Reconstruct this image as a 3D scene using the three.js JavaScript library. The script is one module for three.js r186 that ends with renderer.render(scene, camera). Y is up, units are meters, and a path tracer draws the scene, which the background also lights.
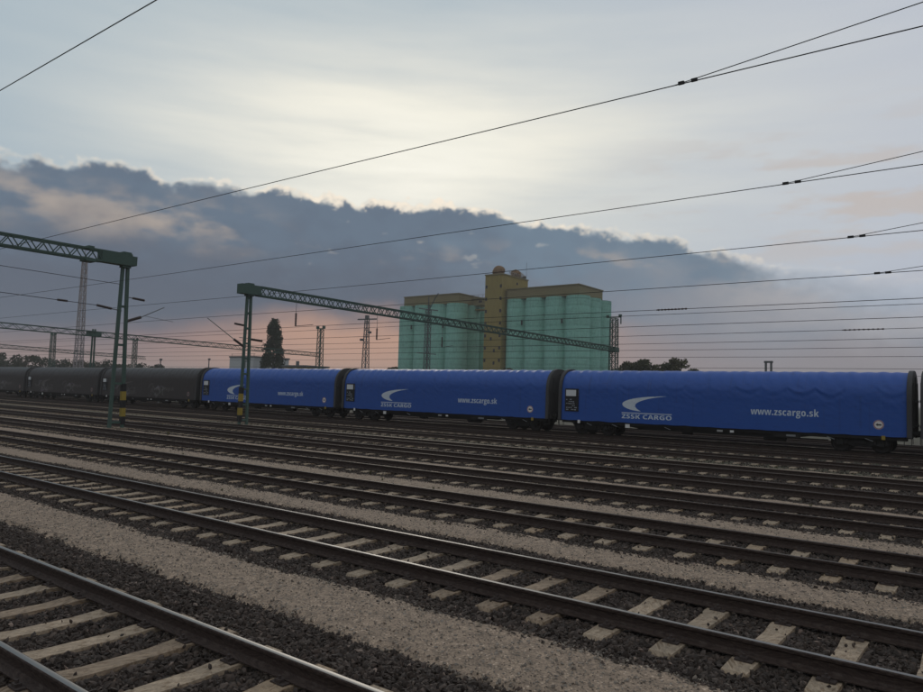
import * as THREE from 'three';
import { mergeGeometries } from 'three/addons/utils/BufferGeometryUtils.js';
import { ImprovedNoise } from 'three/addons/math/ImprovedNoise.js';

/* ---------- camera, sky, sun, exposure ---------- */
const R = 0.42;                                   // rail top above the ground datum
const YAW = 52.39 * Math.PI / 180, PITCH = 3.712 * Math.PI / 180, ROLL = -1.7307 * Math.PI / 180, EYE = 2.361;
// track coordinates: d = metres away from the camera across the yard, y above the rail top, s = metres along the tracks (to the left)
const P = (d, y, s) => new THREE.Vector3(-s, y + R, -d);
const scene = new THREE.Scene();
const camera = new THREE.PerspectiveCamera(2 * Math.atan(346 / 720) * 180 / Math.PI, 1024 / 768, 0.1, 6000);
camera.position.copy(P(0, EYE, 0));
{
  const fwd0 = new THREE.Vector3(-Math.cos(YAW), 0, -Math.sin(YAW)), right0 = new THREE.Vector3(Math.sin(YAW), 0, -Math.cos(YAW));
  const fwd = fwd0.clone().multiplyScalar(Math.cos(PITCH)).add(new THREE.Vector3(0, Math.sin(PITCH), 0));
  const up = new THREE.Vector3().crossVectors(right0, fwd);
  camera.quaternion.setFromRotationMatrix(new THREE.Matrix4().makeBasis(right0, up, fwd.clone().negate()));
  camera.rotateZ(-ROLL);
}
camera.updateMatrixWorld(true);

const noise = new ImprovedNoise();
const sm = (a, b, x) => { const t = Math.min(1, Math.max(0, (x - a) / (b - a))); return t * t * (3 - 2 * t); };
const mix = (a, b, t) => a + (b - a) * t;
const fbm = (x, y, z, n = 5, g = 0.5) => { let v = 0, a = 0.5, f = 1; for (let i = 0; i < n; i++) { v += a * noise.noise(x * f, y * f, z * f); a *= g; f *= 2.03; } return v; };
const s2l = c => { c /= 255; return c <= 0.04045 ? c / 12.92 : Math.pow((c + 0.055) / 1.055, 2.4); };
const C = (r, g, b) => [s2l(r), s2l(g), s2l(b)];
const mix3 = (a, b, t) => [mix(a[0], b[0], t), mix(a[1], b[1], t), mix(a[2], b[2], t)];

const SUN_A = -5.5, SUN_E = 18.7;
function dirOf(a, e) {                            // a: degrees right of the way the camera faces, e: elevation
  const ar = a * Math.PI / 180, er = e * Math.PI / 180;
  const f = Math.cos(ar) * Math.cos(er), r = Math.sin(ar) * Math.cos(er);
  return new THREE.Vector3(-Math.cos(YAW) * f + Math.sin(YAW) * r, Math.sin(er), -Math.sin(YAW) * f - Math.cos(YAW) * r);
}
const SKYW = 4096, SKYH = 2048;
const K = {
  high: C(158, 178, 192), highR: C(180, 188, 203), zen: C(190, 197, 203), anti: C(198, 199, 200),  // zen and anti: sky out of view, brightened to light silo fronts and ground
  veil: C(222, 223, 218), glow: C(250, 246, 230), core: C(255, 253, 242),
  bank: C(117, 124, 134), cloud: C(113, 131, 148), cloudDark: C(98, 111, 128), cloudWarm: C(184, 171, 160), rim: C(255, 243, 224),
  low: C(95, 104, 119), lowR: C(143, 146, 156), pink: C(143, 122, 124), orange: C(200, 158, 136), horR: C(146, 138, 142), warmR: C(196, 186, 180),
};
const TOP = [[-180, 23], [-120, 22], [-70, 22], [-48, 18], [-33.4, 14.8], [-28.7, 15.2], [-24.8, 15.3], [-23, 14.5], [-19.9, 15.2], [-17, 14.8], [-13.2, 14.8], [-8.5, 14.6], [-2.9, 14.5], [2.8, 14.1], [7.6, 13.3], [12.3, 12.4], [15.4, 11.8], [19.7, 10.8], [22.5, 9.9], [32.8, 8.2], [46, 11], [58, 18], [72, 22], [110, 21.5], [180, 23]];  // outside the view the bank gets added height, darkening the low sky there
function table(t, x) { for (let i = 1; i < t.length; i++) if (x <= t[i][0]) return mix(t[i - 1][1], t[i][1], (x - t[i - 1][0]) / (t[i][0] - t[i - 1][0])); return t[t.length - 1][1]; }
function skyColour(a, e, dx, dy, dz) {
  const away = Math.min(1, Math.max(0, (Math.abs(a) - 30) / 120));
  const da = (a - SUN_A) * Math.cos(e * Math.PI / 180), de = e - SUN_E;
  // clear air above the bank, a thin milky veil that the hidden sun lights up
  let c = mix3(K.high, K.highR, sm(-10, 35, a));
  c = mix3(c, K.anti, sm(0.1, 1, away));
  c = mix3(c, K.zen, sm(32, 80, e));
  const wob = fbm(dx * 5, dy * 14, dz * 5, 4) * 5;
  const g1 = Math.exp(-((da * da) / (da > 0 ? 1200 : 520) + (de * de) / (de > 0 ? 120 : 120))), g2 = Math.exp(-(((da + wob * .6) * (da + wob * .6)) / 210 + ((de + wob * .3) * (de + wob * .3)) / 30)), g3 = Math.exp(-((da * da) / 70 + (de + .8) * (de + .8) / 12));
  const streak = fbm(dx * 3.2 + dy * 5, dy * 26, dz * 3.2, 5, 0.55);
  c = mix3(c, K.veil, Math.min(1, g1 * (0.95 + streak * .5)));
  c = mix3(c, K.glow, Math.min(1, g2 * (0.9 + streak * .7)));
  c = mix3(c, K.core, Math.min(1, g3 * (Math.max(0, 0.75 + streak * 1.3))));
  // faint warm wisps to the right of the sun
  const wisp = sm(.02, .30, fbm(dx * 6, dy * 30 + 3, dz * 6, 5, .58) + .06) * Math.exp(-Math.pow((e - 14.5) / 4.5, 2)) * sm(8, 22, a) * (1 - sm(50, 100, a));
  c = mix3(c, K.warmR, wisp * .75);
  if (e > 30) return c;
  // the cloud bank: body, torn top edge, lit rim
  const big = fbm(dx * 9, dy * 16, dz * 9, 3), mid = fbm(dx * 26 + 7, dy * 40, dz * 26, 4), fine = fbm(dx * 90, dy * 120 + 5, dz * 90, 4, .55);
  const billow = Math.abs(fbm(dx * 22 + 2, dy * 30, dz * 22 + 9, 4, .5)), soft = fbm(dx * 11 + 4.3, dy * 26 + 1.2, dz * 11 + 2.2, 6, .52);
  const top = table(TOP, a) + big * .8 + mid * .6 + fine * .35 - billow * 1.5 + .4;
  const depth = top - e;                          // degrees below the edge
  const thin = sm(18, 30, a) * (1 - sm(42, 58, a));
  const solid = sm(-.22, .50 + thin * 2.6 + .9 * sm(-14, -24, a) * sm(-.1, .2, soft), depth) * (1 - .4 * thin * sm(6, 1, depth));
  let body = mix3(K.cloud, K.cloudDark, sm(-18, -8, -a - 12 + big * 14) * .6 + sm(-.1, .3, mid) * .15);
  body = mix3(body, K.bank, sm(38, 75, Math.abs(a)));  // added bank out of view, toned to keep that sky band dark
  // thinner cloud where the bright sky behind comes through
  const leftPatch = Math.exp(-Math.pow((e - 12.0 + (a + 26) * .05) / 1.7, 2)) * sm(-12, -19, a) * (1 - sm(40, 80, Math.abs(a)));
  const midPatch = Math.exp(-Math.pow((e - 10.6) / 1.1, 2)) * .45 * (1 - sm(25, 40, Math.abs(a)));
  body = mix3(body, K.cloudWarm, Math.min(1, sm(-.16, .22, soft) * leftPatch * .8 + sm(.10, .34, soft) * midPatch));
  const spot = sm(.15, .27, fbm(dx * 30 + 1, dy * 80 + 8, dz * 30, 4, .5) - .11 - Math.abs(e - 11.2) * .045) * (1 - sm(7, 14, Math.abs(a - SUN_A - 2)));
  body = mix3(body, K.rim, spot * .22);
  body = mix3(body, mix3(K.lowR, K.warmR, .3 + soft), sm(8, 26, a) * sm(0, 3, depth + soft * 3) * .8);
  // lower air under the bank: slate above, dull pink by the horizon
  const low = mix3(mix3(K.low, K.lowR, sm(-6, 24, a)), K.bank, sm(38, 75, Math.abs(a)));
  body = mix3(body, low, sm(1.6, 8.5, depth + mid * 1.2 + soft * 2.5));
  const warm = mix3(mix3(K.pink, K.orange, sm(-26, -10, a)), K.horR, sm(-2, 20, a));
  const pt = mix(2.9, 6.0, sm(-32, -10, a)) - sm(4, 26, a) * 1.9 + big * 1.6 + soft * 1.2;
  body = mix3(body, warm, sm(pt + 1.3, pt - 1.9, e) * mix(.95, .65, sm(5, 25, a)) * (1 - .6 * away));
  body = mix3(body, mix3(body, K.orange, .35), sm(4.2, .5, e) * (1 - sm(15, 40, Math.abs(a + 10))));
  const near = Math.exp(-Math.pow((a - SUN_A) / 17, 2));
  const rimW = .10 + .35 * sm(-.05, .25, fine + mid * .5) + .12 * near;
  const rim = sm(-.22, .03, depth) * (1 - sm(rimW * .3, rimW * 1.6, depth)) * (.30 + .70 * near) * (1 - sm(25, 60, Math.abs(a)));
  c = mix3(c, body, solid);
  c = mix3(c, K.rim, Math.min(1, rim * (.78 + fine * 1.2 + mid * .8)) * (1 - thin * .7) * .95);
  return c;
}
{
  const data = new Float32Array(SKYW * SKYH * 4);
  const fA = Math.atan2(-Math.sin(YAW), -Math.cos(YAW));
  for (let j = 0; j < SKYH; j++) {
    const e = ((j + .5) / SKYH - .5) * 180;
    const step = e > 45 || e < -3 ? 16 : e > 30 ? 4 : 1;
    const er = e * Math.PI / 180, ce = Math.cos(er), dy = Math.sin(er);
    for (let i = 0; i < SKYW; i += step) {
      const th = ((i + step / 2) / SKYW - .5) * 2 * Math.PI;      // atan2(z, x)
      let a = (th - fA) * 180 / Math.PI; a = ((a + 540) % 360) - 180;
      const st = Math.abs(a) > 60 ? 4 : step;
      const c = e < -3 ? [.08, .08, .085] : skyColour(a, e, Math.cos(th) * ce, dy, Math.sin(th) * ce);
      const m = Math.max(step, 1);
      for (let k = 0; k < m; k++) { const o = (j * SKYW + i + k) * 4; data[o] = c[0]; data[o + 1] = c[1]; data[o + 2] = c[2]; data[o + 3] = 1; }
    }
  }
  const t = new THREE.DataTexture(data, SKYW, SKYH, THREE.RGBAFormat, THREE.FloatType);
  t.mapping = THREE.EquirectangularReflectionMapping; t.magFilter = THREE.LinearFilter; t.minFilter = THREE.LinearFilter; t.needsUpdate = true;
  scene.background = t; scene.environment = t;
}
const sun = new THREE.DirectionalLight(new THREE.Color(1, .9, .76), 0.55);
sun.position.copy(dirOf(SUN_A, SUN_E).multiplyScalar(300)); sun.target.position.set(0, 0, 0);
sun.castShadow = true; sun.shadow.radius = 24; sun.shadow.mapSize.set(2048, 2048);
Object.assign(sun.shadow.camera, { left: -150, right: 150, top: 100, bottom: -100, near: 1, far: 700 });
scene.add(sun, sun.target);
const EXPOSURE = 1.0;
scene.fog = new THREE.FogExp2(0xd9d6d4, 0.00045);

/* ---------- helpers ---------- */
let seed = 12345;
const rnd = () => { seed = (seed * 1664525 + 1013904223) >>> 0; return seed / 4294967296; };
const rr = (a, b) => a + (b - a) * rnd();
const names = {};
const numbered = n => { const k = names[n] = (names[n] ?? -1) + 1; return k ? `${n}_${String(k).padStart(3, '0')}` : n; };
function tag(o, label, category, group, kind) { o.userData.label = label; o.userData.category = category; if (group) o.userData.group = group; if (kind) o.userData.kind = kind; return o; }
function thing(name, label, category, pos, group) { const g = new THREE.Group(); g.name = numbered(name); if (pos) g.position.copy(pos); scene.add(g); return tag(g, label, category, group); }
function add(name, geo, m, parent) { const o = new THREE.Mesh(Array.isArray(geo) ? mergeGeometries(geo.map(g => g.index ? g.toNonIndexed() : g)) : geo, m); o.name = name; o.castShadow = o.receiveShadow = true; parent.add(o); return o; }
const box = (w, h, d, x = 0, y = 0, z = 0) => new THREE.BoxGeometry(w, h, d).translate(x, y, z);
function bar(a, b, w, h = w) {                    // a square bar from a to b
  const L = a.distanceTo(b), g = new THREE.BoxGeometry(w, h, L);
  const q = new THREE.Matrix4().lookAt(a, b, Math.abs(b.y - a.y) > L * .99 ? new THREE.Vector3(0, 0, 1) : new THREE.Vector3(0, 1, 0));
  return g.applyMatrix4(q).translate((a.x + b.x) / 2, (a.y + b.y) / 2, (a.z + b.z) / 2);
}
function rod(a, b, r, n = 6) { const L = a.distanceTo(b), g = new THREE.CylinderGeometry(r, r, L, n); g.applyQuaternion(new THREE.Quaternion().setFromUnitVectors(new THREE.Vector3(0, 1, 0), b.clone().sub(a).normalize())); return g.translate((a.x + b.x) / 2, (a.y + b.y) / 2, (a.z + b.z) / 2); }
const V = (x, y, z) => new THREE.Vector3(x, y, z);
const lin = (r, g, b) => new THREE.Color().setRGB(r, g, b);
function mat(r, g, b, rough = .85, metal = 0, extra = {}) { return new THREE.MeshStandardMaterial({ color: lin(r, g, b), roughness: rough, metalness: metal, ...extra }); }
function tex(size, fn, srgb = true) {
  const n = size * size, d = new Uint8Array(n * 4);
  for (let j = 0; j < size; j++) for (let i = 0; i < size; i++) { const c = fn(i / size, j / size, i, j), o = (j * size + i) * 4; for (let k = 0; k < 3; k++) d[o + k] = Math.max(0, Math.min(255, c[k])); d[o + 3] = 255; }
  const t = new THREE.DataTexture(d, size, size); t.wrapS = t.wrapT = THREE.RepeatWrapping; t.magFilter = THREE.LinearFilter; t.minFilter = THREE.LinearMipmapLinearFilter; t.generateMipmaps = true;
  if (srgb) t.colorSpace = THREE.SRGBColorSpace; t.needsUpdate = true; return t;
}
// noise that tiles over the unit square
const tile = (u, v, f, n = 4, z = 0) => { let s = 0, a = .5; for (let i = 0; i < n; i++) { const A = u * 2 * Math.PI, B = v * 2 * Math.PI, q = f / 6.283; s += a * noise.noise(Math.cos(A) * q + 11 + z, Math.sin(A) * q + Math.cos(B) * q, Math.sin(B) * q + z * 3); a *= .55; f *= 2; } return s; };

/* ---------- materials ---------- */
function cells(size, count, sd) {                 // tiling cell pattern for small stones: returns per pixel [edge distance, id]
  let s = sd; const r = () => (s = (s * 1664525 + 1013904223) >>> 0) / 4294967296;
  const g = count, px = new Float32Array(g * g), py = new Float32Array(g * g), id = new Float32Array(g * g);
  for (let i = 0; i < g * g; i++) { px[i] = r(); py[i] = r(); id[i] = r(); }
  return (u, v) => {
    const x = u * g, y = v * g, cx = Math.floor(x), cy = Math.floor(y); let d1 = 9, d2 = 9, k = 0;
    for (let j = -1; j <= 1; j++) for (let i = -1; i <= 1; i++) { const q = ((cy + j + g) % g) * g + (cx + i + g) % g, dx = cx + i + px[q] - x, dy = cy + j + py[q] - y, d = dx * dx + dy * dy; if (d < d1) { d2 = d1; d1 = d; k = id[q]; } else if (d < d2) d2 = d; }
    return [Math.sqrt(d2) - Math.sqrt(d1), k];
  };
}
const gc = cells(1024, 110, 5), bc = cells(1024, 44, 9);
const gravelMap = tex(1024, (u, v) => { const [, k] = gc(u, v), n = tile(u, v, 14, 4), t = 150 + (k - .5) * 44 + n * 46, sp = k > .975 ? 30 : k < .03 ? -30 : 0; return [t * .95 + sp, t * .83 + sp, t * .715 + sp]; });
const gravelBump = tex(1024, (u, v) => { const [e, k] = gc(u, v); const h = Math.min(1, e * 2.2) * 170 + k * 70; return [h, h, h]; }, false);
const ballastMap = tex(1024, (u, v) => { const [, k] = bc(u, v), n = tile(u, v, 10, 4, 3), t = 74 + (k - .5) * 44 + n * 30; return [t * 1.12, t * .96, t * .86]; });
const ballastBump = tex(1024, (u, v) => { const [e, k] = bc(u, v); const h = Math.min(1, e * 1.8) * 180 + k * 70; return [h, h, h]; }, false);
const groundMap = tex(1024, (u, v) => { const n = tile(u, v, 16, 5, 1), m = tile(u, v, 60, 3, 4), g = sm(-.05, .12, tile(u, v, 22, 4, 7)); const t = 104 + n * 60 + m * 70; return [mix(t * 1.03, t * .72, g), mix(t * .95, t * .78, g), mix(t * .84, t * .5, g)]; });
const concMap = tex(512, (u, v) => { const n = tile(u, v, 20, 5, 2), m = tile(u, v, 90, 3, 6), st = sm(.10, .2, tile(u, v, 30, 4, 9)); const t = 174 + n * 50 + m * 50 - st * 34; return [t * 1.02 + st * 6, t * .93, t * .82 - st * 6]; });
const greenMap = tex(512, (u, v) => { const n = tile(u, v, 8, 4, 2), m = tile(u, v, 70, 3, 6), st = sm(.12, .24, tile(u, v, 26, 4, 9)); const t = .94 + n * .08 + m * .08 - st * .03; return [240 * t, 240 * t, 240 * t]; });
const siloMap = tex(512, (u, v) => { const n = tile(u, v, 8, 4, 2), m = tile(u, v, 70, 3, 6), lift = Math.sin(Math.floor(v * 13) * 7.3) * .03, str = sm(.05, .22, tile(u * 3 % 1, v * .12, 40, 4, 5)) * .10, p = sm(.17, .26, tile(u, v, 26, 3, 9)) * .07; const t = .95 + n * .06 + m * .05 + lift - str - p; return [242 * t, 242 * t, 240 * t]; });
const rustMap = tex(512, (u, v) => { const n = tile(u, v, 20, 4, 5), m = tile(u, v, 70, 3, 6); const t = 1 + n * .7 + m * .6; return [200 * t, (190 + n * 40) * t, (185 + n * 60) * t]; });
const M = {
  gravel: new THREE.MeshStandardMaterial({ map: gravelMap, bumpMap: gravelBump, bumpScale: .008, roughness: .95 }),
  ballast: new THREE.MeshStandardMaterial({ map: ballastMap, bumpMap: ballastBump, bumpScale: .04, roughness: .95 }),
  oldBallast: new THREE.MeshStandardMaterial({ map: groundMap, bumpMap: ballastBump, bumpScale: .03, color: lin(.75, .72, .68), roughness: .95 }),
  ground: new THREE.MeshStandardMaterial({ map: groundMap, color: lin(.42, .42, .40), roughness: 1 }),
  stone: mat(1, 1, 1, .9), pebble: mat(1, 1, 1, .9),
  sleepers: [[.72, .68, .63], [.62, .59, .55], [.68, .61, .53], [.54, .49, .44]].map(c => new THREE.MeshStandardMaterial({ map: concMap, color: lin(...c), roughness: .9 })),
  rail: new THREE.MeshStandardMaterial({ map: rustMap, color: lin(.075, .052, .042), roughness: .75, metalness: .15 }),
  railTop: mat(.22, .215, .21, .5, 1), railDull: mat(.085, .07, .062, .6, .6),
  clip: mat(.06, .045, .04, .8, .2),
  steel: new THREE.MeshStandardMaterial({ map: greenMap, color: lin(.075, .135, .11), roughness: .7 }),
  galv: mat(.22, .23, .24, .6, .5), greySteel: mat(.13, .14, .145, .75), paleMast: mat(.30, .27, .28, .7), wire: mat(.025, .026, .028, .6, .4), ins: mat(.06, .04, .035, .35),
  yellow: mat(.30, .22, .035, .8), black: mat(.015, .015, .016, .7), white: mat(.75, .75, .74, .7),
  foot: new THREE.MeshStandardMaterial({ map: concMap, color: lin(.6, .6, .6), roughness: .95 }),
  endWall: mat(.050, .050, .052, .8), under: mat(.016, .015, .015, .85), wheel: mat(.03, .026, .024, .7, .3),
  silo: new THREE.MeshStandardMaterial({ map: siloMap, color: lin(.31, .67, .575), roughness: .9 }),
  ochre: new THREE.MeshStandardMaterial({ map: greenMap, color: lin(.35, .28, .085), roughness: .9 }),
  taupe: new THREE.MeshStandardMaterial({ map: greenMap, color: lin(.27, .235, .12), roughness: .9 }),
  drum: mat(.17, .10, .045, .85), glass: mat(.012, .014, .016, .25), pale: mat(.5, .52, .53, .9), bark: mat(.06, .05, .04, .95),
  leafA: mat(.030, .042, .022, .9), leafB: mat(.05, .058, .026, .9), leafC: mat(.07, .068, .03, .9), weed: mat(.09, .10, .045, .95),
};

/* ---------- ground ---------- */
{
  const g = new THREE.PlaneGeometry(5000, 5000, 60, 60).rotateX(-Math.PI / 2), uv = g.attributes.uv, p = g.attributes.position;
  for (let i = 0; i < p.count; i++) uv.setXY(i, p.getX(i) / 9, p.getZ(i) / 9);
  const o = add('ground', g, M.ground, scene); o.position.y = R - .36; tag(o, 'flat yard ground beneath tracks and far buildings', 'ground', null, 'structure');
}
const S0 = -8, S1 = 260;
const TR = [3.52, 8.37, 12.91, 17.42, 21.9, 26.4, 32.0, 36.9, 41.7, 46.6, 51.2];
// pale gravel walkways between the tracks: [near edge, far edge]
const PATHS = [[5.42, 6.86], [10.35, 11.45], [14.85, 15.95], [19.25, 20.25], [23.75, 24.6], [28.5, 29.9], [34.1, 34.8], [38.9, 39.5]];
PATHS.forEach(([p0, p1], k) => {
  const n0 = p0 - .14, n1 = p1 + .14;
  const pos = [], uv = [], idx = [], N = 12; let rows = 0;
  for (let s = S0; s < S1; s += s < 30 ? .08 : s < 70 ? .3 : 1.5) {
    const e0 = fbm(s * .55, k * 9.1, .3, 3) * .30 + fbm(s * 5, k * 3.7, 2.3, 3) * .16, e1 = fbm(s * .5, k * 5.3, 7.3, 3) * .30 + fbm(s * 5, k * 2.7, 4.1, 3) * .16;
    for (let i = 0; i <= N; i++) {
      const t = i / N, d = mix(n0 + e0, n1 + e1, t), edge = Math.min(t, 1 - t);
      const y = -.29 + .085 * sm(0, .17, edge) + noise.noise(s * 1.7, d * 1.7, 3) * .012;
      pos.push(-s, y + R, -d); uv.push(s / 1.9 + k * .37, d / 1.9);
    }
    rows++;
  }
  for (let r = 0; r < rows - 1; r++) for (let i = 0; i < N; i++) { const a = r * (N + 1) + i, b = a + N + 1; idx.push(a, b, a + 1, b, b + 1, a + 1); }
  const g = new THREE.BufferGeometry(); g.setAttribute('position', new THREE.Float32BufferAttribute(pos, 3)); g.setAttribute('uv', new THREE.Float32BufferAttribute(uv, 2)); g.setIndex(idx); g.computeVertexNormals();
  const o = add(numbered('gravel_path'), g, M.gravel, scene); tag(o, ['widest pale gravel walkway, beyond the nearest track', 'pale gravel walkway beyond the second track from the camera', 'pale gravel walkway beyond the third track from the camera', 'narrow gravel walkway where the yellow banded left mast stands', 'narrow gravel walkway beyond the fifth track', 'gravel walkway at the foot of the middle portal mast', 'thin gravel strip beyond the seventh track', 'thin gravel strip just before the wagons'][k], 'path', null, 'structure');
  if (k < 3) {                                    // loose grit on top
    const n = [9000, 6000, 4000][k], gs = pebbleGeo(3 + k), im = new THREE.InstancedMesh(gs, M.pebble, n), m4 = new THREE.Matrix4(), q = new THREE.Quaternion(), col = new THREE.Color();
    for (let i = 0; i < n; i++) {
      const s = Math.pow(rnd(), 1.3) * [16, 24, 30][k] + [1, -.5, 0][k], d = rr(n0 - .12, n1 + .12), z = .005 + .010 * rnd() * rnd() * 1.6;
      q.setFromEuler(new THREE.Euler(rr(0, 6), rr(0, 6), rr(0, 6)));
      m4.compose(P(d, -.205 + noise.noise(s * 1.7, d * 1.7, 3) * .012 - .06 * (1 - sm(0, .25, Math.min(d - n0, n1 - d))), s), q, V(z * 1.5, z, z * 1.2)); im.setMatrixAt(i, m4);
      const t = rr(.14, .27) * (rnd() < .02 ? .4 : 1); im.setColorAt(i, col.setRGB(t * 1.06, t * .90, t * .74));
    }
    im.name = 'grit'; im.userData.kind = 'stuff'; im.castShadow = im.receiveShadow = true; o.add(im);
  }
});
function pebbleGeo(sd) {
  const g = new THREE.IcosahedronGeometry(1, 0), p = g.attributes.position;
  for (let i = 0; i < p.count; i++) { const x = p.getX(i), y = p.getY(i), z = p.getZ(i), f = 1 + .8 * noise.noise(x * 1.3 + sd * 3.1, y * 1.3 + sd, z * 1.3); p.setXYZ(i, x * f * 1.15, Math.max(-.5, Math.min(.55, y * f)) * .95, z * f * .95); }
  g.computeVertexNormals(); return g;
}

/* ---------- tracks ---------- */
const railShape = (() => {
  const s = new THREE.Shape(), h = .172;
  const pts = [[-.075, 0], [-.075, .011], [-.02, .028], [-.009, .05], [-.009, .118], [-.033, .135], [-.036, .160], [-.03, .171], [.03, .171], [.036, .160], [.033, .135], [.009, .118], [.009, .05], [.02, .028], [.075, .011], [.075, 0]];
  pts.forEach(([x, y], i) => i ? s.lineTo(x, y - h) : s.moveTo(x, y - h)); return s;
})();
const L = S1 - S0;
const railGeo = new THREE.ExtrudeGeometry(railShape, { depth: L, bevelEnabled: false, steps: 1 }).rotateY(Math.PI / 2).translate(-S1, 0, 0);   // along x
{ const uv = railGeo.attributes.uv, p = railGeo.attributes.position; for (let i = 0; i < p.count; i++) uv.setXY(i, p.getX(i) * .8, p.getY(i) * 3 + p.getZ(i) * 3); }
const crown = (() => { const s = new THREE.Shape(); const w = .026; s.moveTo(-w, -.004); for (let i = 0; i <= 6; i++) { const t = -1 + i / 3; s.lineTo(t * w, .0025 - t * t * .0035); } s.lineTo(w, -.004); return new THREE.ExtrudeGeometry(s, { depth: L, bevelEnabled: false, steps: 1 }).rotateY(Math.PI / 2).translate(-S1, 0, 0); })();
function sleeperGeo(v) {
  const st = [[-1.21, -.225, .105], [-1.17, -.192, .12], [-.60, -.178, .13], [-.30, -.196, .115], [.30, -.196, .115], [.60, -.178, .13], [1.17, -.192, .12], [1.21, -.225, .105]];
  const pos = [], uv = [], idx = [];
  st.forEach(([z, y, w], i) => {
    const q = (noise.noise(i * 1.9, v * 4.3, .5)) * .006;
    for (const [x, yy] of [[-.155, -.36], [-w, y + q], [w, y + q], [.155, -.36]]) { pos.push(x, yy, z); uv.push(z * .5 + v * .23, (x + yy) * .9 + v * .31); }
  });
  for (let i = 0; i < st.length - 1; i++) for (let k = 0; k < 3; k++) { const a = i * 4 + k, b = a + 4; idx.push(a, a + 1, b, b, a + 1, b + 1); }
  idx.push(0, 2, 1, 0, 3, 2); const e = (st.length - 1) * 4; idx.push(e, e + 1, e + 2, e, e + 2, e + 3);
  let g = new THREE.BufferGeometry(); g.setAttribute('position', new THREE.Float32BufferAttribute(pos, 3)); g.setAttribute('uv', new THREE.Float32BufferAttribute(uv, 2)); g.setIndex(idx);
  g = g.toNonIndexed(); g.computeVertexNormals(); return g;
}
const SG = [0, 1, 2].map(sleeperGeo);
const clipGeo = (() => { const gs = []; for (const r of [-.75, .75]) { gs.push(box(.17, .016, .30, 0, -.173, r)); for (const o of [-.115, .115]) { gs.push(box(.07, .035, .055, 0, -.155, r + o)); gs.push(new THREE.CylinderGeometry(.016, .016, .06, 6).translate(0, -.14, r + o)); } } return mergeGeometries(gs.map(g => g.toNonIndexed())); })();
const stoneGeos = [1, 2, 3].map(pebbleGeo);
const TL = ['nearest track at the lower left, with wide polished rails', 'second track from the camera, two bright rails across the foreground', 'third track from the camera, dull rails on concrete sleepers', 'fourth track from the camera, before the left mast foot', 'fifth track from the camera, just behind the left mast foot', 'sixth track from the camera, before the middle mast foot', 'seventh track, just behind the middle mast foot', 'empty dark track directly before the wagons', 'track that the tarpaulin wagons stand on', 'empty track right behind the wagons', 'far empty track, second behind the wagons'];
const SPACE = [.74, .738, .724, .71, .72, .72, .72, .72, .72, .72, .72], PH = [.68, .73, .15, .06, .5, .2, 0, .3, .1, .2, .3];
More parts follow.
